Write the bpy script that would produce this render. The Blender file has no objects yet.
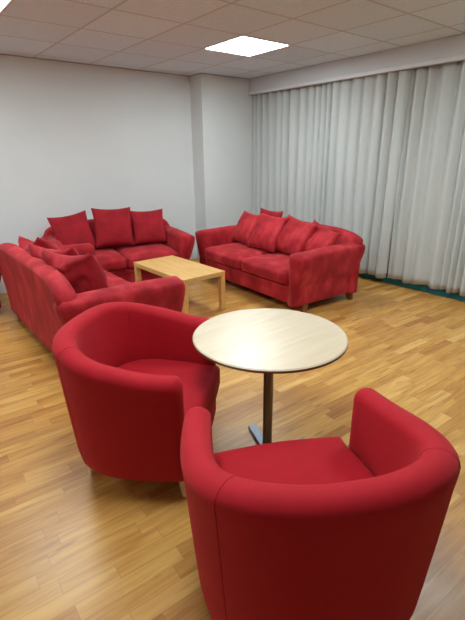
import bpy, bmesh, math, random
from mathutils import Vector, Matrix, noise
random.seed(7)
S = bpy.context.scene
COL = S.collection
PI = math.pi

# ------------------------------------------------------------------ camera
CH = 1.55
F_PX, PITCH, ROLL, YAW = 426.8, .34976, -.011846, .67196
h_ = Vector((math.sin(YAW), math.cos(YAW), 0)); r_ = Vector((math.cos(YAW), -math.sin(YAW), 0)); z_ = Vector((0, 0, 1))
fw = h_*math.cos(PITCH) - z_*math.sin(PITCH); up = h_*math.sin(PITCH) + z_*math.cos(PITCH)
cr = r_*math.cos(ROLL) + up*math.sin(ROLL); cu = -r_*math.sin(ROLL) + up*math.cos(ROLL)
cd = bpy.data.cameras.new('camera'); cam = bpy.data.objects.new('camera', cd); COL.objects.link(cam)
cd.sensor_fit = 'HORIZONTAL'; cd.sensor_width = 36; cd.lens = F_PX*36/465; cd.clip_start = .05
cam.matrix_world = Matrix(((cr.x, cu.x, -fw.x, 0), (cr.y, cu.y, -fw.y, 0), (cr.z, cu.z, -fw.z, CH), (0, 0, 0, 1)))
S.camera = cam

# ------------------------------------------------------------------ world, exposure, light strengths
W = bpy.data.worlds.new('world'); S.world = W; W.use_nodes = True
bg = W.node_tree.nodes['Background']; bg.inputs[0].default_value = (.80, .90, 1, 1); bg.inputs[1].default_value = .45
S.view_settings.view_transform = 'Standard'; S.view_settings.look = 'None'
S.view_settings.exposure = .55; S.view_settings.gamma = 1; S.view_settings.use_curve_mapping = False
PANEL_W = 25.0         # emission of the ceiling panels

# ------------------------------------------------------------------ room measures
CEIL = 2.58; WY = 5.58; CY = 5.30; CX = 3.725; SX = 4.57; WX = 4.84
XL = -2.6; YN = -2.2
GX0, GY0, GP = 1.665, 5.41, .6375

# ------------------------------------------------------------------ materials
def lin(c):
    return tuple(((v/255)/12.92 if v/255 <= .04045 else ((v/255+.055)/1.055)**2.4) for v in c)
def mat(name, rgb, rough=.6, metal=0, spec=.5, sheen=0, **k):
    m = bpy.data.materials.new(name); m.use_nodes = True
    b = m.node_tree.nodes['Principled BSDF']
    b.inputs['Base Color'].default_value = (*lin(rgb), 1); b.inputs['Roughness'].default_value = rough
    b.inputs['Metallic'].default_value = metal; b.inputs['Specular IOR Level'].default_value = spec
    if sheen:
        b.inputs['Sheen Weight'].default_value = sheen; b.inputs['Sheen Roughness'].default_value = .45
        if 'tint' in k: b.inputs['Sheen Tint'].default_value = (*lin(k['tint']), 1)
    return m
def nd(m, t, **k):
    n = m.node_tree.nodes.new(t)
    for a, v in k.items(): setattr(n, a, v)
    return n
def lk(m, a, b): m.node_tree.links.new(a, b)
def ramp(m, fac, stops):
    r = nd(m, 'ShaderNodeValToRGB'); lk(m, fac, r.inputs[0])
    e = r.color_ramp.elements
    while len(e) < len(stops): e.new(.5)
    for q, (p, c) in zip(e, stops): q.position = p; q.color = (*lin(c), 1)
    return r
def noisy(name, stops, scale, rough=.8, detail=4, bump=0, bscale=200, sheen=0, vec='Object', stretch=(1, 1, 1), spec=.3, **k):
    m = mat(name, stops[0][1], rough, spec=spec, sheen=sheen, **k); b = m.node_tree.nodes['Principled BSDF']
    tc = nd(m, 'ShaderNodeTexCoord'); mp = nd(m, 'ShaderNodeMapping'); mp.inputs['Scale'].default_value = stretch
    lk(m, tc.outputs[vec], mp.inputs[0])
    n = nd(m, 'ShaderNodeTexNoise'); n.inputs['Scale'].default_value = scale; n.inputs['Detail'].default_value = detail
    lk(m, mp.outputs[0], n.inputs['Vector'])
    r = ramp(m, n.outputs['Fac'], stops); lk(m, r.outputs[0], b.inputs['Base Color'])
    if bump:
        n2 = nd(m, 'ShaderNodeTexNoise'); n2.inputs['Scale'].default_value = bscale; n2.inputs['Detail'].default_value = 3
        lk(m, tc.outputs[vec], n2.inputs['Vector'])
        bp = nd(m, 'ShaderNodeBump'); bp.inputs['Strength'].default_value = bump; bp.inputs['Distance'].default_value = .004
        lk(m, n2.outputs['Fac'], bp.inputs['Height']); lk(m, bp.outputs[0], b.inputs['Normal'])
    return m
M = {}
M['wall'] = noisy('wall_paint', [(.3, (209, 211, 209)), (.7, (214, 216, 214))], 1.5, .75, bump=.1, bscale=60)
M['soffit'] = mat('soffit_paint', (200, 202, 203), .6)
M['rail'] = mat('rail_white', (215, 213, 214), .5)
M['suede'] = noisy('red_suede', [(.3, (128, 11, 22)), (.5, (156, 21, 32)), (.70, (188, 50, 56))], 7, .85, 6, stretch=(1, 1, .6), bump=.25, bscale=90, sheen=.3, tint=(255, 130, 130))
M['suede_dark'] = noisy('deep_red_suede', [(.3, (132, 12, 24)), (.7, (158, 20, 34))], 8, .85, 4, bump=.25, bscale=90, sheen=.3, tint=(255, 120, 130))
M['wool'] = noisy('red_wool', [(.3, (162, 5, 24)), (.7, (170, 7, 27))], 30, .8, 4, bump=.35, bscale=500, sheen=.28, tint=(255, 110, 110))
M['darkwood'] = noisy('brown_stained_wood', [(.3, (104, 62, 36)), (.7, (136, 86, 52))], 12, .45, stretch=(4, 4, .6))
M['palewood'] = noisy('pale_leg_wood', [(.3, (205, 176, 138)), (.7, (222, 196, 160))], 14, .45, stretch=(4, 4, .5))
M['birch'] = noisy('beech_veneer', [(.3, (206, 158, 92)), (.7, (222, 178, 112))], 5, .38, 5, stretch=(9, .7, 4))
M['tabletop'] = noisy('pale_birch_laminate', [(.3, (198, 178, 150)), (.7, (208, 190, 164))], 4, .32, 5, stretch=(1, 9, 3), spec=.5)
M['tableedge'] = mat('tabletop_edge', (105, 72, 48), .5)
M['steel'] = mat('brushed_steel', (120, 116, 116), .32, metal=.9)
M['steelflat'] = mat('satin_grey_metal', (120, 128, 140), .45, metal=.7)
M['black'] = mat('black_plastic', (22, 22, 24), .6)
M['teal'] = noisy('teal_vinyl', [(.35, (20, 96, 114)), (.7, (34, 134, 150))], 6, .4)
M['frame'] = mat('window_frame_paint', (205, 205, 205), .5)

# curtain cloth: thin, lets some daylight through
m = noisy('pale_grey_curtain', [(.3, (204, 206, 202)), (.7, (212, 213, 209))], 6, .9, stretch=(1, 1, .2), bump=.15, bscale=300)
b = m.node_tree.nodes['Principled BSDF']; tr = nd(m, 'ShaderNodeBsdfTranslucent'); tr.inputs[0].default_value = (.75, .78, .78, 1)
mx = nd(m, 'ShaderNodeMixShader'); mx.inputs[0].default_value = .22
out = m.node_tree.nodes['Material Output']
lk(m, b.outputs[0], mx.inputs[1]); lk(m, tr.outputs[0], mx.inputs[2]); lk(m, mx.outputs[0], out.inputs[0]); M['curtain'] = m
# glass
m = bpy.data.materials.new('window_glass'); m.use_nodes = True; nt = m.node_tree; nt.nodes.remove(nt.nodes['Principled BSDF'])
t1 = nd(m, 'ShaderNodeBsdfTransparent'); g1 = nd(m, 'ShaderNodeBsdfGlossy'); g1.inputs['Roughness'].default_value = .02
mx = nd(m, 'ShaderNodeMixShader'); mx.inputs[0].default_value = .08
lk(m, t1.outputs[0], mx.inputs[1]); lk(m, g1.outputs[0], mx.inputs[2]); lk(m, mx.outputs[0], nt.nodes['Material Output'].inputs[0]); M['glass'] = m
# lamp panel
m = bpy.data.materials.new('panel_light'); m.use_nodes = True; nt = m.node_tree; nt.nodes.remove(nt.nodes['Principled BSDF'])
e1 = nd(m, 'ShaderNodeEmission'); e1.inputs[0].default_value = (.84, .96, 1, 1); e1.inputs[1].default_value = PANEL_W
lk(m, e1.outputs[0], nt.nodes['Material Output'].inputs[0]); M['panel'] = m

# ceiling: mineral tiles on a grid
def ceiling_mat():
    m = mat('ceiling_tiles', (170, 160, 158), .9); b = m.node_tree.nodes['Principled BSDF']
    g = nd(m, 'ShaderNodeNewGeometry'); sx = nd(m, 'ShaderNodeSeparateXYZ'); lk(m, g.outputs['Position'], sx.inputs[0])
    cells = []; lines = []
    for ax, o in (('X', GX0), ('Y', GY0)):
        a = nd(m, 'ShaderNodeMath', operation='SUBTRACT'); lk(m, sx.outputs[ax], a.inputs[0]); a.inputs[1].default_value = o - 20*GP
        d = nd(m, 'ShaderNodeMath', operation='DIVIDE'); lk(m, a.outputs[0], d.inputs[0]); d.inputs[1].default_value = GP
        fl = nd(m, 'ShaderNodeMath', operation='FLOOR'); lk(m, d.outputs[0], fl.inputs[0]); cells.append(fl)
        fr = nd(m, 'ShaderNodeMath', operation='FRACT'); lk(m, d.outputs[0], fr.inputs[0])
        s5 = nd(m, 'ShaderNodeMath', operation='SUBTRACT'); lk(m, fr.outputs[0], s5.inputs[0]); s5.inputs[1].default_value = .5
        ab = nd(m, 'ShaderNodeMath', operation='ABSOLUTE'); lk(m, s5.outputs[0], ab.inputs[0])
        gt = nd(m, 'ShaderNodeMath', operation='GREATER_THAN'); lk(m, ab.outputs[0], gt.inputs[0]); gt.inputs[1].default_value = .5 - .0115/GP
        lines.append(gt)
    mxl = nd(m, 'ShaderNodeMath', operation='MAXIMUM'); lk(m, lines[0].outputs[0], mxl.inputs[0]); lk(m, lines[1].outputs[0], mxl.inputs[1])
    cb = nd(m, 'ShaderNodeCombineXYZ'); lk(m, cells[0].outputs[0], cb.inputs[0]); lk(m, cells[1].outputs[0], cb.inputs[1])
    wn = nd(m, 'ShaderNodeTexWhiteNoise'); lk(m, cb.outputs[0], wn.inputs[0])
    r = ramp(m, wn.outputs['Value'], [(0, (210, 223, 232)), (1, (220, 233, 241))])
    n = nd(m, 'ShaderNodeTexNoise'); n.inputs['Scale'].default_value = 120; lk(m, g.outputs['Position'], n.inputs['Vector'])
    rn = ramp(m, n.outputs['Fac'], [(.35, (236, 236, 236)), (.6, (255, 255, 255))])
    mu = nd(m, 'ShaderNodeMix', data_type='RGBA', blend_type='MULTIPLY'); mu.inputs[0].default_value = 1
    lk(m, r.outputs[0], mu.inputs[6]); lk(m, rn.outputs[0], mu.inputs[7])
    mx = nd(m, 'ShaderNodeMix', data_type='RGBA'); lk(m, mxl.outputs[0], mx.inputs[0]); lk(m, mu.outputs[2], mx.inputs[6])
    mx.inputs[7].default_value = (*lin((186, 188, 190)), 1)
    lk(m, mx.outputs[2], b.inputs['Base Color'])
    return m
M['ceiling'] = ceiling_mat()

# floor: strip parquet, strips along X, random lengths and tones
def floor_mat():
    m = mat('parquet', (200, 150, 90), .38, spec=.45); b = m.node_tree.nodes['Principled BSDF']
    SW, SL = .072, .42
    g0 = nd(m, 'ShaderNodeNewGeometry'); g = nd(m, 'ShaderNodeMapping'); lk(m, g0.outputs['Position'], g.inputs[0])
    g.inputs['Rotation'].default_value = (0, 0, math.radians(2.5))
    sx = nd(m, 'ShaderNodeSeparateXYZ'); lk(m, g.outputs[0], sx.inputs[0])
    def ma(op, a, bb=None):
        n = nd(m, 'ShaderNodeMath', operation=op)
        for i, v in enumerate((a, bb)):
            if v is None: continue
            if isinstance(v, (int, float)): n.inputs[i].default_value = v
            else: lk(m, v, n.inputs[i])
        return n.outputs[0]
    ry = ma('DIVIDE', ma('ADD', sx.outputs['Y'], 20.0), SW); row = ma('FLOOR', ry)
    w1 = nd(m, 'ShaderNodeTexWhiteNoise', noise_dimensions='1D'); lk(m, row, w1.inputs['W'])
    rx = ma('ADD', ma('DIVIDE', ma('ADD', sx.outputs['X'], 20.0), SL), ma('MULTIPLY', w1.outputs['Value'], 7.3)); cx = ma('FLOOR', rx)
    cb = nd(m, 'ShaderNodeCombineXYZ'); lk(m, cx, cb.inputs[0]); lk(m, row, cb.inputs[1])
    wn = nd(m, 'ShaderNodeTexWhiteNoise'); lk(m, cb.outputs[0], wn.inputs[0])
    tone = ramp(m, wn.outputs['Value'], [(0, (172, 118, 58)), (.12, (188, 136, 68)), (.5, (201, 152, 80)), (.85, (208, 161, 88)), (1, (220, 176, 106))])
    # grain
    mp = nd(m, 'ShaderNodeMapping'); mp.inputs['Scale'].default_value = (1.6, 18, 1); lk(m, g.outputs[0], mp.inputs[0])
    ad = nd(m, 'ShaderNodeVectorMath', operation='ADD'); lk(m, mp.outputs[0], ad.inputs[0])
    sc = nd(m, 'ShaderNodeVectorMath', operation='SCALE'); lk(m, wn.outputs['Color'], sc.inputs[0]); sc.inputs['Scale'].default_value = 30
    lk(m, sc.outputs[0], ad.inputs[1])
    n = nd(m, 'ShaderNodeTexNoise'); n.inputs['Scale'].default_value = 2.2; n.inputs['Detail'].default_value = 5; n.inputs['Distortion'].default_value = .6
    lk(m, ad.outputs[0], n.inputs['Vector'])
    gr = ramp(m, n.outputs['Fac'], [(.2, (205, 182, 158)), (.45, (240, 230, 218)), (.65, (255, 255, 255)), (.85, (255, 250, 240))])
    mu = nd(m, 'ShaderNodeMix', data_type='RGBA', blend_type='MULTIPLY'); mu.inputs[0].default_value = 1
    lk(m, tone.outputs[0], mu.inputs[6]); lk(m, gr.outputs[0], mu.inputs[7])
    # streaks of dark heartwood
    mp2 = nd(m, 'ShaderNodeMapping'); mp2.inputs['Scale'].default_value = (3.2, 26, 1); lk(m, g.outputs[0], mp2.inputs[0])
    n2 = nd(m, 'ShaderNodeTexNoise'); n2.inputs['Scale'].default_value = 1.1; n2.inputs['Detail'].default_value = 2; lk(m, mp2.outputs[0], n2.inputs['Vector'])
    st = ramp(m, n2.outputs['Fac'], [(.63, (0, 0, 0)), (.72, (190, 190, 190))])
    m3 = nd(m, 'ShaderNodeMix', data_type='RGBA'); lk(m, st.outputs[0], m3.inputs[0]); lk(m, mu.outputs[2], m3.inputs[6]); m3.inputs[7].default_value = (*lin((128, 78, 42)), 1)
    # joints
    fy = ma('ABSOLUTE', ma('SUBTRACT', ma('FRACT', ry), .5)); fx = ma('ABSOLUTE', ma('SUBTRACT', ma('FRACT', rx), .5))
    j = ma('MAXIMUM', ma('GREATER_THAN', fy, .5 - .0016/SW), ma('GREATER_THAN', fx, .5 - .0016/SL))
    m4 = nd(m, 'ShaderNodeMix', data_type='RGBA'); lk(m, ma('MULTIPLY', j, .30), m4.inputs[0]); lk(m, m3.outputs[2], m4.inputs[6]); m4.inputs[7].default_value = (*lin((110, 68, 38)), 1)
    lk(m, m4.outputs[2], b.inputs['Base Color'])
    n3 = nd(m, 'ShaderNodeTexNoise'); n3.inputs['Scale'].default_value = 3; n3.inputs['Detail'].default_value = 6; lk(m, g.outputs[0], n3.inputs['Vector'])
    rr = nd(m, 'ShaderNodeMapRange'); lk(m, n3.outputs['Fac'], rr.inputs[0]); rr.inputs[3].default_value = .26; rr.inputs[4].default_value = .46
    lk(m, rr.outputs[0], b.inputs['Roughness'])
    bp = nd(m, 'ShaderNodeBump'); bp.inputs['Strength'].default_value = .12; bp.inputs['Distance'].default_value = .002
    hb = ma('SUBTRACT', n.outputs['Fac'], j); lk(m, hb, bp.inputs['Height']); lk(m, bp.outputs[0], b.inputs['Normal'])
    return m
M['floor'] = floor_mat()

# ------------------------------------------------------------------ mesh helpers
def obj(name, bm, m, parent=None, smooth=False, loc=None, label=None, mats=None):
    bmesh.ops.recalc_face_normals(bm, faces=bm.faces)
    me = bpy.data.meshes.new(name); bm.to_mesh(me); bm.free()
    for q in (mats or [m]): me.materials.append(q)
    if smooth:
        for p in me.polygons: p.use_smooth = True
    o = bpy.data.objects.new(name, me); COL.objects.link(o)
    if parent: o.parent = parent
    if loc: o.location = loc
    if label: o['label'] = label
    return o
def empty(name, loc, rz=0):
    o = bpy.data.objects.new(name, None); COL.objects.link(o); o.location = loc; o.rotation_euler.z = rz; o.empty_display_size = .1; return o
def tag(o, label, cat, group=None):
    o['label'] = label; o['category'] = cat
    if group: o['group'] = group
    return o
def struct(name, bm, m, **k):
    o = obj(name, bm, m, **k); o['kind'] = 'structure'; return o
def box(bm, x0, x1, y0, y1, z0, z1, bev=0, seg=2):
    t = bmesh.new(); bmesh.ops.create_cube(t, size=1)
    for v in t.verts: v.co = Vector(((x0+x1)/2 + v.co.x*(x1-x0), (y0+y1)/2 + v.co.y*(y1-y0), (z0+z1)/2 + v.co.z*(z1-z0)))
    if bev: bmesh.ops.bevel(t, geom=t.edges[:], offset=bev, segments=seg, profile=.5, affect='EDGES')
    me = bpy.data.meshes.new('t'); t.to_mesh(me); t.free(); bm.from_mesh(me); bpy.data.meshes.remove(me)
    return bm
def lathe(bm, prof, n=48, c=(0, 0)):
    rings = []
    for r, z in prof:
        rings.append([bm.verts.new((c[0]+r*math.cos(2*PI*i/n), c[1]+r*math.sin(2*PI*i/n), z)) for i in range(n)])
    for a, b in zip(rings, rings[1:]):
        for i in range(n): bm.faces.new((a[i], a[(i+1) % n], b[(i+1) % n], b[i]))
    bm.faces.new(rings[0]); bm.faces.new(rings[-1])
    return bm
def loft(bm, secs, closed_path=False, caps=True):
    rs = [[bm.verts.new(p) for p in s] for s in secs]; n = len(rs[0])
    prs = list(zip(rs, rs[1:])) + ([(rs[-1], rs[0])] if closed_path else [])
    for a, b in prs:
        for i in range(n): bm.faces.new((a[i], a[(i+1) % n], b[(i+1) % n], b[i]))
    if caps and not closed_path: bm.faces.new(rs[0]); bm.faces.new(rs[-1])
    return bm
def sharp_smooth(o, ang=40):
    for p in o.data.polygons: p.use_smooth = True
    bm = bmesh.new(); bm.from_mesh(o.data)
    for e in bm.edges:
        if len(e.link_faces) == 2 and e.calc_face_angle(0) > math.radians(ang): e.smooth = False
    bm.to_mesh(o.data); bm.free()
def subsurf(o, lv=1):
    md = o.modifiers.new('sub', 'SUBSURF'); md.levels = lv; md.render_levels = lv
def sm(a, b, x):
    t = max(0, min(1, (x-a)/(b-a))); return t*t*(3-2*t)

# ------------------------------------------------------------------ the setting
bm = bmesh.new(); box(bm, XL, WX+.2, YN, WY+.2, -.1, 0); struct('floor', bm, M['floor'])
LX0 = (GX0-2*GP, GX0-GP); LX1 = (GX0+2*GP, GX0+3*GP)
LY0 = (GY0-3*GP, GY0-2*GP)
lamps = [(LX0[0], LY0[0]), (LX1[0], LY0[0]), (LX0[0]-4*GP, LY0[0]), (LX1[0], LY0[0]-4*GP), (LX0[0], LY0[0]-4*GP)]
# ceiling with recesses cut where the panels sit: a grid of tiles without the lamp cells
bm = bmesh.new()
xs = sorted(set([XL, WX+.2] + [v for l in lamps for v in (l[0], l[0]+GP)])); ys = sorted(set([YN, WY+.2] + [v for l in lamps for v in (l[1], l[1]+GP)]))
for i in range(len(xs)-1):
    for j in range(len(ys)-1):
        mxx = (xs[i]+xs[i+1])/2; my = (ys[j]+ys[j+1])/2
        if any(l[0] < mxx < l[0]+GP and l[1] < my < l[1]+GP for l in lamps): continue
        box(bm, xs[i], xs[i+1], ys[j], ys[j+1], CEIL, CEIL+.06)
struct('ceiling', bm, M['ceiling'])
bm = bmesh.new(); box(bm, XL, CX, WY, WY+.2, 0, CEIL); struct('wall_back', bm, M['wall'])
bm = bmesh.new(); box(bm, CX, WX+.2, CY, WY+.2, 0, CEIL); struct('wall_column', bm, M['wall'])
bm = bmesh.new(); box(bm, XL-.2, XL, YN, WY+.2, 0, CEIL); struct('wall_left', bm, M['wall'])
bm = bmesh.new(); box(bm, XL-.2, WX+.2, YN-.2, YN, 0, CEIL); struct('wall_near', bm, M['wall'])
# thin dark shadow-gap angle trim along the top of the back wall
bm = bmesh.new(); box(bm, XL, CX-.001, WY-.012, WY, CEIL-.010, CEIL, .002); box(bm, CX-.012, CX, CY-.012, WY-.013, CEIL-.010, CEIL); box(bm, CX-.012, SX, CY-.012, CY, CEIL-.010, CEIL)
struct('trim_1', bm, mat('edge_trim', (165, 158, 156), .6))
# window wall: parapet, lintel, piers, window openings behind the curtains
Z0, Z1 = .85, 2.15
wins = [(-1.6, .1), (.4, 2.1), (2.4, 3.75), (3.95, 5.15)]
bm = bmesh.new()
box(bm, WX, WX+.2, YN, CY, 0, Z0); box(bm, WX, WX+.2, YN, CY, Z1, CEIL)
edges = [YN] + [v for w in wins for v in w] + [CY]
for i in range(0, len(edges), 2): box(bm, WX, WX+.2, edges[i], edges[i+1], Z0, Z1)
struct('wall_right', bm, M['wall'])
for k, (a, b_) in enumerate(wins):
    bm = bmesh.new()
    for q in ((a, a+.06, Z0, Z1), (b_-.06, b_, Z0, Z1), (a+.06, b_-.06, Z0, Z0+.06), (a+.06, b_-.06, Z1-.06, Z1), ((a+b_)/2-.03, (a+b_)/2+.03, Z0+.06, Z1-.06)):
        box(bm, WX+.06, WX+.12, q[0], q[1], q[2], q[3], .004, 1)
    f = struct('window_%d' % (k+1), bm, M['frame'])
    bm = bmesh.new(); box(bm, WX+.087, WX+.093, a+.06, b_-.06, Z0+.06, Z1-.06); p = obj('window_pane', bm, M['glass'], f)
# boxed pelmet over the curtains, with a pale rail on its lower edge
ZS = 2.365
bm = bmesh.new(); box(bm, SX, SX+.03, YN, CY, ZS+.035, CEIL, .003, 1); struct('trim_2', bm, M['soffit'])
bm = bmesh.new(); box(bm, SX-.012, SX+.04, YN, CY, ZS, ZS+.04, .006, 2); struct('trim_3', bm, M['rail'])
bm = bmesh.new(); box(bm, WX-.085, WX, YN, CY, 0, .10, .01, 2); struct('baseboard_right', bm, M['teal'])

# ------------------------------------------------------------------ ceiling lights
for k, (lx, ly) in enumerate(lamps):
    lab = ['square ceiling light panel cut off by the top left corner', 'square lit ceiling panel in front of the wall column',
           'square ceiling light panel far beyond the left edge', 'square ceiling light panel above the window side, outside the picture',
           'square ceiling light panel above the near armchairs, outside the picture'][k]
    t = empty('ceiling_light', (lx+GP/2, ly+GP/2, CEIL)); tag(t, lab, 'ceiling light')
    hh = GP/2
    bm = bmesh.new()
    for q in ((-hh, -hh+.016, -hh, hh), (hh-.016, hh, -hh, hh), (-hh+.016, hh-.016, -hh, -hh+.016), (-hh+.016, hh-.016, hh-.016, hh)):
        box(bm, q[0], q[1], q[2], q[3], -.004, .03)
    obj('light_frame', bm, M['rail'], t)
    bm = bmesh.new(); box(bm, -hh+.016, hh-.016, -hh+.016, hh-.016, .0, .02); obj('diffuser', bm, M['panel'], t)

# ------------------------------------------------------------------ curtains
def curtain(y0, y1, x, seed, lean0=0, lean1=0, label=''):
    """pleated cloth from y0 (near) to y1 (far); lean shifts a hem end along y"""
    rnd = random.Random(seed)
    n = int((y1-y0)/.012); nz = 30; bm = bmesh.new(); zt = ZS+.06; zb = .092
    ph = []; a = 0; 
    step = (y1-y0)/n
    for i in range(n+1):
        ph.append(a); a += step*2*PI/(.150+.13*noise.noise(Vector((i*step*3.4, seed*3.1, 0))))
    amp = [.034+.026*noise.noise(Vector((i*step*3, seed*7.7, 2))) for i in range(n+1)]
    rows = []
    for j in range(nz+1):
        t = j/nz; z = zt+(zb-zt)*t; row = []
        for i in range(n+1):
            s = i/n; y = y0+(y1-y0)*s + (lean0*(1-s)+lean1*s)*t**1.1
            A = amp[i]*(1-.25*t) + .010*t*noise.noise(Vector((y*5, z*1.2, seed)))
            dx = A*(1.25*(1-2*abs(math.sin(ph[i]/2+.4*noise.noise(Vector((s*9, t*1.4, seed)))))**.85) + .16*math.sin(2*ph[i]+1.3*t+seed)*(1-t*.5))
            dx += .02*t*noise.noise(Vector((y*1.7, 0, seed+5)))
            zz = z + (.012*math.sin(ph[i]*.5+seed)+.02*noise.noise(Vector((y*2.2, seed, 1))))*sm(.9, 1, t)
            row.append(bm.verts.new((x+dx, y, zz)))
        rows.append(row)
    for a_, b_ in zip(rows, rows[1:]):
        for i in range(n): bm.faces.new((a_[i], a_[i+1], b_[i+1], b_[i]))
    o = obj('curtain', bm, M['curtain'], smooth=True)
    sd = o.modifiers.new('thick', 'SOLIDIFY'); sd.thickness = .002
    tag(o, label, 'curtain', 'pale grey floor length curtains on the window wall')
    return o
CXC = SX+.098
curtain(4.67, 5.29, CXC, 1, label='pale grey curtain next to the wall column, behind the sofa')
curtain(3.74, 4.76, CXC+.026, 2, label='pale grey curtain second from the wall column, behind the sofa back')
curtain(2.79, 3.77, CXC-.008, 3, .025, 0, label='pale grey curtain with a narrow dark slit along its right edge')
curtain(1.2, 2.798, CXC+.034, 4, label='pale grey curtain at the right edge, hem above the teal skirting')
curtain(-.6, 1.21, CXC, 5, label='pale grey curtain beyond the right edge')

# ------------------------------------------------------------------ sofas
def rsec(pts, r, seg=4):
    """round the corners of a closed 2D polygon; same vertex count for every section"""
    out = []; n = len(pts)
    for i in range(n):
        p0, p1, p2 = Vector(pts[i-1]), Vector(pts[i]), Vector(pts[(i+1) % n])
        rr = r[i] if isinstance(r, (list, tuple)) else r
        a = (p0-p1); b = (p2-p1); k = min(rr, a.length*.48, b.length*.48)
        A = p1+a.normalized()*k; B = p1+b.normalized()*k
        for s in range(seg+1):
            t = s/seg; out.append(tuple((1-t)**2*A + 2*t*(1-t)*p1 + t*t*B))
    return out
def make_arm(W, D, side, hf=.645, hr=.655):
    """flared arm; side=-1/1, local x outwards from the inner face"""
    bm = bmesh.new(); secs = []; n = 26
    xi = W/2 - .20
    for j in range(n+1):
        t = j/n
        y = -D/2 + D*.95*t
        e = min(1, max(0, (t)/.045)); e2 = min(1, (1-t)/.05)
        end = math.sqrt(max(0, 1-(1-e)**2)); end2 = math.sqrt(max(0, 1-(1-e2)**2)); k = min(end, end2)
        k = max(k, .35)
        h = hf + (hr-hf)*sm(0, 1, t) - .05*(1-k) + .008*math.sin(PI*t)
        fl = .085*(1-.25*t)
        cx = .075
        def P(x, z): return (cx+(x-cx)*k if z > .2 else cx+(x-cx)*(.6+.4*k), z)
        poly = [P(.0, .095), P(.0, .38), P(-.005, h-.10), P(.012, h-.02), P(.09, h), P(.13+fl, h-.035), P(.128+fl, h-.11), P(.128+fl*.35, h*.55), P(.125, .30), P(.125, .095)]
        sec = rsec(poly, [.01, .05, .06, .04, .06, .05, .05, .1, .08, .015], 3)
        # front edge curls forward a little near the top
        secs.append([(side*(xi+px), y - .025*sm(.2, h, pz)*(1-t)*(1-t) , pz) for px, pz in sec])
        secs[-1] = [(a, b_ + .07*t**3*sm(.30, h, c), c) for a, b_, c in secs[-1]]
    return loft(bm, secs)
def make_back(W, D, hm=.80, hs=.64):
    bm = bmesh.new(); secs = []; n = 40; w = W/2-.035
    for j in range(n+1):
        u = -1+2*j/n; x = u*w
        h = hs + (hm-hs)*(max(0, 1-abs(u)**5.5))**.6
        e = min(1, (1-abs(u))/.05); k = max(.3, math.sqrt(max(0, 1-(1-e)**2)))
        yb = D/2; cy = yb-.09
        def P(y, z): return (cy+(y-cy)*k, z)
        poly = [P(yb-.20, .095), P(yb-.20, .40), P(yb-.14, h-.10), P(yb-.115, h-.015), P(yb-.05, h), P(yb+.015, h-.025), P(yb+.014, h-.08), P(yb-.012, h*.60), P(yb-.03, .25), P(yb-.03, .095)]
        secs.append([(x, py, pz) for py, pz in rsec(poly, [.01, .05, .05, .04, .035, .03, .05, .1, .08, .015], 3)])
    return loft(bm, secs)
def soft_box(x0, x1, y0, y1, z0, z1, puff=.02, seed=0, n=14, er=.045):
    """upholstered block: superellipsoid-like with crown and slight unevenness"""
    t = bmesh.new(); bmesh.ops.create_cube(t, size=2)
    bmesh.ops.subdivide_edges(t, edges=t.edges[:], cuts=n, use_grid_fill=True)
    hx, hy, hz = (x1-x0)/2, (y1-y0)/2, (z1-z0)/2
    for v in t.verts:
        c = v.co.copy()
        # denser near edges
        c = Vector([math.copysign(abs(q)**.7, q) for q in c])
        p = Vector((c.x*hx, c.y*hy, c.z*hz)); er_ = min(er, hx, hy, hz)
        inner = Vector((max(-hx+er_, min(hx-er_, p.x)), max(-hy+er_, min(hy-er_, p.y)), max(-hz+er_, min(hz-er_, p.z))))
        d = p-inner
        if d.length > 1e-6: p = inner + d.normalized()*er_
        crown = (1-c.x**4)*(1-c.y**4)
        p.z += puff*crown*(1 if c.z > 0 else .2)*abs(c.z)
        p.y -= puff*.5*(1-c.x**4)*(1-c.z**2)*max(0, -c.y)
        p += Vector((0, 0, .006*noise.noise(Vector((p.x*5+seed, p.y*5, 3)))))
        v.co = p + Vector(((x0+x1)/2, (y0+y1)/2, (z0+z1)/2))
    return t
def make_sofa(label, loc, rz, W=1.90, D=.92, seed=0, hm=.80, hf=.64):
    t = empty('sofa', loc, rz); tag(t, label, 'sofa')
    sm_ = M['suede']
    iw = W/2-.205
    bm = bmesh.new(); box(bm, -iw-.03, iw+.03, -D/2+.03, D/2-.12, .10, .29, .015, 3)
    # raised welt across the front rail
    box(bm, -iw, iw, -D/2+.022, -D/2+.04, .235, .285, .008, 2)
    obj('base_frame', bm, sm_, t)
    b = obj('backrest', make_back(W, D, hm), sm_, t, smooth=True)
    for s in (-1, 1): obj('armrest', make_arm(W, D, s, hf, hf+.01), sm_, t, smooth=True)
    for s in (-1, 1):
        x0, x1 = (-iw, -.004) if s < 0 else (.004, iw)
        obj('seat_cushion', soft_box(x0, x1, -D/2-.005, D/2-.20, .285, .435, .022, seed+s), sm_, t, smooth=True)
    for sx in (-1, 1):
        for sy in (-1, 1):
            bm = bmesh.new(); x, y = sx*(W/2-.12), sy*(D/2-.11) + (.06 if sy < 0 else 0)
            secs = []
            for z, h in ((.13, .036), (.06, .030), (0, .022)):
                ox = sx*(.11-z)*.12; oy = sy*(.11-z)*.12
                secs.append([(x+ox+a*h, y+oy+b_*h, z) for a, b_ in ((-1, -1), (1, -1), (1, 1), (-1, 1))])
            loft(bm, secs); obj('leg', bm, M['darkwood'], t, label='tapered brown wooden leg')
    return t
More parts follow.
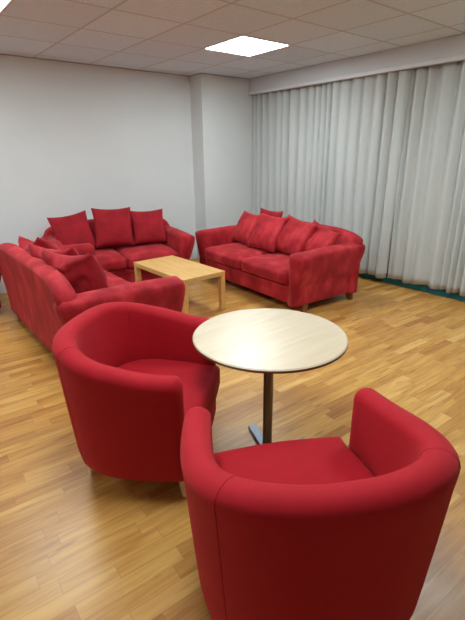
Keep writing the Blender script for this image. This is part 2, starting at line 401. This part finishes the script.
def make_cushion(label, parent_t, x, y, z, size=.48, th=.085, tilt=20, roll=0, yaw=0, seed=0, group='', m=None, sag=0, h=None):
    """pillow standing on the seat; placed in the sofa's local frame, then left top level"""
    n = 26; bm = bmesh.new(); hs = size/2; hv = (h or size)/2
    sides = []
    for sgn in (1, -1):
        g = []
        for i in range(n+1):
            r = []
            for j in range(n+1):
                u = -1+2*i/n; v = -1+2*j/n
                pk = .09 if not sag else .05; pin = 1-pk*(1-v*v)*abs(u)**3; pin2 = 1-pk*(1-u*u)*abs(v)**3
                px = u*hs*pin; pz = v*hv*pin2
                f = ((1-u*u)*(1-v*v)) ; tk = th*(f**.42)*(1-.25*v*(.6)) 
                wr = .010*noise.noise(Vector((u*2.2+seed, v*2.2, sgn*2)))*min(1, f*4) + .006*noise.noise(Vector((u*6+seed, v*5, sgn)))*min(1, f*4)
                if sag: wr += .022*noise.noise(Vector((u*1.6+seed, v*3.5, 9)))*min(1, f*4)
                bend = -.03*(u*u) + sag*(v+1)**2*.25
                pz -= abs(sag)*.25*(v+1)**2*(1-u*u)*.6
                r.append((px, -sgn*(tk+wr) + bend, pz))
            g.append(r)
        sides.append(g)
    V = {}
    for s in (0, 1):
        for i in range(n+1):
            for j in range(n+1):
                edge = i in (0, n) or j in (0, n)
                if s == 1 and edge: V[1, i, j] = V[0, i, j]; continue
                V[s, i, j] = bm.verts.new(sides[s][i][j])
        for i in range(n):
            for j in range(n):
                pass
    for s in (0, 1):
        for i in range(n):
            for j in range(n): bm.faces.new((V[s, i, j], V[s, i+1, j], V[s, i+1, j+1], V[s, i, j+1]))
    o = obj('scatter_cushion', bm, m or M['suede_dark'], smooth=True)
    loc = parent_t.location + Matrix.Rotation(parent_t.rotation_euler.z, 3, 'Z') @ Vector((x, y, z))
    R = Matrix.Rotation(parent_t.rotation_euler.z+math.radians(yaw), 4, 'Z') @ Matrix.Rotation(math.radians(-tilt), 4, 'X') @ Matrix.Rotation(math.radians(roll), 4, 'Y')
    o.matrix_world = Matrix.Translation(loc) @ R
    tag(o, label, 'cushion', group)
    return o

R_ = math.radians
# front of a sofa is its local -y
sofaA = make_sofa('red suede two seat sofa along the back wall with three cushions in a row', (2.17, 5.00, 0), R_(-11), W=1.70, D=.86, seed=3)
sofaB = make_sofa('red suede two seat sofa beside the curtains, left of the teal skirting', (3.53, 3.65, 0), R_(-93), W=1.98, D=.98, seed=11, hm=.775)
sofaC = make_sofa('red suede two seat sofa at the left edge, its back to the camera', (1.21, 3.67, 0), R_(90), W=2.0, D=.92, seed=23, hm=.83, hf=.67)
G = 'red scatter cushions on the sofas'
def cz(size, tilt): return .452 + size/2*math.cos(R_(tilt)) + .012
make_cushion('leftmost of the three cushions on the back wall sofa, leaning sideways', sofaA, -.50, .10, cz(.46, 18)+.005, .46, tilt=22, roll=-7, yaw=4, seed=1, group=G)
make_cushion('middle cushion on the back wall sofa, tallest of its row', sofaA, -.02, .08, cz(.48, 14)+.02, .48, tilt=15, roll=2, seed=2, group=G)
make_cushion('right cushion on the back wall sofa, beside the armrest', sofaA, .43, .10, cz(.44, 16)+.005, .44, tilt=17, roll=0, yaw=-3, seed=3, group=G)
make_cushion('cushion by the far armrest of the curtain side sofa', sofaB, -.56, .06, cz(.42, 26)-.008, .46, h=.43, tilt=28, yaw=-8, seed=4, group=G, m=M['suede'])
make_cushion('cushion tucked behind the others at the far end of the curtain side sofa', sofaB, -.34, .235, cz(.46, 16)-.01, .44, th=.05, tilt=16, seed=5, group=G)
make_cushion('large front cushion in the middle of the curtain side sofa', sofaB, -.10, .02, cz(.45, 30)-.005, .51, h=.46, tilt=30, seed=6, group=G, m=M['suede'])
make_cushion('third cushion from the left on the curtain side sofa', sofaB, .31, .07, cz(.43, 28)-.005, .50, h=.44, tilt=28, roll=7, seed=7, group=G, m=M['suede'])
make_cushion('right cushion slumped by the near armrest of the curtain side sofa', sofaB, .61, .12, cz(.39, 30)-.005, .46, h=.40, tilt=32, roll=14, seed=8, group=G, m=M['suede'])
make_cushion('large drooping cushion nearest the camera on the left sofa', sofaC, -.55, .20, cz(.46, 24)+.035, .46, th=.12, tilt=16, yaw=30, seed=9, group=G, sag=.05, m=M['suede'])
make_cushion('cushion behind the nearest one on the left sofa, only its top showing', sofaC, -.24, .21, cz(.46, 20)+.03, .46, th=.11, tilt=18, yaw=28, seed=10, group=G, sag=.05, m=M['suede'])
make_cushion('crumpled dark cushion at the far end of the left sofa', sofaC, .22, .19, cz(.44, 16)+.05, .44, th=.14, tilt=14, yaw=8, roll=6, seed=12, group=G, sag=.10)
sofaD = make_sofa('red suede sofa barely visible past the left sofa, cut off by the left edge', (-.10, 5.13, 0), 0, W=1.8, D=.86, seed=31)

# ------------------------------------------------------------------ tub armchairs
def tub_plan(s, off=0.0, a=.366, L=.265, b=.325):
    """s in [0,1] from the tip of one arm round the back to the other; returns point and outward normal (front is -y)"""
    arc = PI*(a+b)/2; tot = 2*L+arc; d = s*tot
    if d < L: p = Vector((-a, -L+d)); nrm = Vector((-1, 0))
    elif d > L+arc: p = Vector((a, -(d-L-arc))); nrm = Vector((1, 0))
    else:
        th = PI*(1-(d-L)/arc); c, s_ = math.cos(th), math.sin(th)
        e = 2/2.45; p = Vector((a*math.copysign(abs(c)**e, c), b*abs(s_)**e)); nrm = Vector((c/a, s_/b)).normalized()
    if p.y < 0: p.x *= 1-.075*(p.y/L)**2
    return p + nrm*off, nrm
def rim(s, hb=.79, ht=.68):
    q = abs(2*s-1); return hb-(hb-ht)*sm(.15, 1.0, q)
def make_tub(label, loc, rz):
    t = empty('tub_armchair', loc, rz); tag(t, label, 'armchair', 'red tub armchairs at the round table')
    TH = .10
    N = 72; secs = []
    ss = [i/N for i in range(N+1)]
    def section(s, k=1.0, dh=0, push=0):
        h = rim(s)+dh; p, nr = tub_plan(s)
        tg = Vector((0, -1)) if s in (0, 1) else Vector((0, 0))
        sec = []
        prof = [(.03, .10), (.05, .115), (.05, .20), (.05, .40), (.05, h-.10)]
        prof = [(.0, .12), (.028, .124), (.044, .145), (.05, .20), (.05, .32), (.05, .44), (.05, h-.09), (.052, h-.045)]
        for q in range(1, 8): an = PI*q/8; prof.append((.052*math.cos(an), h-.045+.045*math.sin(an)))
        prof += [(-.05, h-.045), (-.048, h-.10), (-.044, .46), (-.040, .36), (-.030, .30), (-.02, .12)]
        for o_, z in prof:
            base = p + nr*(o_*k)
            zz = min(1, max(0, (z-.10)/.62)); sc = .885 + .115*zz**.85
            fx = base.x*sc; fy = base.y*sc if base.y > 0 else base.y*(.93+.07*zz)
            fy += tg.y*push
            sec.append((fx, fy, z))
        return sec
    caps0 = [section(0, math.cos(a), -.045*(1-math.cos(a)), .045*math.sin(a)) for a in [R_(q) for q in (80, 65, 48, 30, 14)]]
    caps1 = [section(1, math.cos(a), -.045*(1-math.cos(a)), .045*math.sin(a)) for a in [R_(q) for q in (14, 30, 48, 65, 80)]]
    bm = bmesh.new(); loft(bm, caps0 + [section(s) for s in ss] + caps1)
    sh = obj('shell', bm, M['wool'], t, smooth=True)
    # seams on the outside of the shell, where the back panel meets the side panels
    for s0 in (.30, .70):
        bm = bmesh.new(); sec = section(s0); pts = [Vector(q) for q in sec[2:17]]
        cs = []
        p, nr = tub_plan(s0); tv = Vector((-nr.y, nr.x, 0))
        for i, q in enumerate(pts):
            d = (pts[min(i+1, len(pts)-1)]-pts[max(i-1, 0)]).normalized(); nn = d.cross(tv).normalized()
            cs.append([tuple(q + tv*.0022*math.cos(a) + nn*.0016*math.sin(a)) for a in [PI*k/3 for k in range(6)]])
        loft(bm, cs); obj('seam', bm, M['wool'], t, smooth=True)
    # seat base and cushion: D shaped blocks that fill the tub and reach its front
    def dblock(z0, z1, offs, front, r=.03, crown=0, seg=5):
        bm = bmesh.new(); rings = []
        def outline(z, ins):
            zz = min(1, max(0, (z-.10)/.62)); sc = .885+.115*zz**.85
            pts = []
            for i in range(41):
                s = i/40; p, nr = tub_plan(s, offs-ins)
                y = p.y*sc if p.y > 0 else p.y*(.93+.07*zz)
                y = max(y, front+ins)
                pts.append((p.x*sc, y))
            # front edge, slightly bowed
            x0, x1 = pts[-1][0], pts[0][0]
            fr = [(x0+(x1-x0)*k/12, front+ins-.018*math.sin(PI*k/12)) for k in range(0, 13)]
            return pts + fr
        zs = []
        for q in range(seg+1): a = PI/2*q/seg; zs.append((z0+r*.6*(1-math.cos(a)) if 0 else z0+r*.6*(1-math.sin(PI/2-a)) , r*.6*(1-math.sin(a))))
        zs = [(z0, r*.5), (z0+r*.3, r*.15), (z0+r*.6, 0)]
        for q in range(seg+1): a = PI/2*q/seg; zs.append((z1-r+r*math.sin(a), r*(1-math.cos(a))))
        for z, ins in zs: rings.append([bm.verts.new((x, y, z)) for x, y in outline(z, ins)])
        for A, B in zip(rings, rings[1:]):
            n = len(A)
            for i in range(n): bm.faces.new((A[i], A[(i+1) % n], B[(i+1) % n], B[i]))
        bm.faces.new(rings[0])
        last = rings[-1]; c = Vector((0, 0, 0))
        for v in last: c += v.co
        c /= len(last); prev = last; n = len(last)
        for f in (.8, .55, .3, .1):
            ring = [bm.verts.new((c.x+(v.co.x-c.x)*f, c.y+(v.co.y-c.y)*f, z1+crown*(1-f*f))) for v in last]
            for i in range(n): bm.faces.new((prev[i], prev[(i+1) % n], ring[(i+1) % n], ring[i]))
            prev = ring
        bm.faces.new(prev)
        return bm
    obj('seat_base', dblock(.12, .30, -.022, -.305, .02), M['wool'], t, smooth=True)
    obj('seat_cushion', dblock(.295, .44, -.047, -.335, .045, .015), M['wool'], t, smooth=True)
    for sx in (-1, 1):
        for y in (-.255, .235):
            bm = bmesh.new(); x = sx*(.262 if y < 0 else .20); secs = []
            for z, r in ((.13, .021), (.05, .018), (0, .013)):
                secs.append([(x+sx*(.115-z)*.1+r*math.cos(2*PI*k/16), y+math.copysign(1, y)*(.115-z)*.12+r*math.sin(2*PI*k/16), z) for k in range(16)])
            loft(bm, secs); obj('leg', bm, M['palewood'], t, smooth=False, label='pale tapered wooden leg')
    return t
chair1 = make_tub('red tub armchair left of the round table, standing before the left sofa', (.862, 1.815, 0), R_(41))
chair2 = make_tub('red tub armchair nearest the camera, its back turned to us', (.902, .742, 0), math.atan2(-.47, .88)+PI)

# ------------------------------------------------------------------ round cafe table
tt = empty('round_table', (1.355, 1.412, 0)); tag(tt, 'round pale wood topped cafe table on a steel column between the red armchairs', 'table')
bm = bmesh.new(); lathe(bm, [(.372, .690), (.380, .694), (.380, .705), (.374, .7105), (.366, .7105)], 96)
o = obj('tabletop', bm, M['tabletop'], tt, mats=[M['tabletop'], M['tableedge']]); sharp_smooth(o, 30)
for p in o.data.polygons:
    if p.center.z < .7065: p.material_index = 1
bm = bmesh.new(); lathe(bm, [(.10, .680), (.10, .690)], 32); lathe(bm, [(.035, .655), (.05, .680)], 32); obj('mounting_plate', bm, M['black'], tt)
bm = bmesh.new(); lathe(bm, [(.0255, .03), (.0255, .66)], 32); o = obj('column', bm, M['steel'], tt); sharp_smooth(o)
bm = bmesh.new(); lathe(bm, [(.045, .014), (.045, .024), (.034, .032)], 32); o = obj('column_collar', bm, M['steelflat'], tt); sharp_smooth(o)
a0 = R_(69)
for k in range(4):
    bm = bmesh.new(); box(bm, .0, .238, -.025, .025, .004, .022, .004, 2)
    o = obj('foot_bar', bm, M['steelflat'], tt); o.rotation_euler.z = a0+k*PI/2

# ------------------------------------------------------------------ coffee table
ct = empty('coffee_table', (2.338, 3.89, 0), R_(1.5)); tag(ct, 'rectangular light wood coffee table standing between the three sofas', 'coffee table')
bm = bmesh.new(); box(bm, -.26, .26, -.50, .50, .372, .42, .004, 2); obj('tabletop', bm, M['birch'], ct)
for sx in (-1, 1):
    for sy in (-1, 1):
        bm = bmesh.new(); x, y = sx*.232, sy*.472; box(bm, x-.027, x+.027, y-.027, y+.027, 0, .372, .003, 1); obj('leg', bm, M['birch'], ct)
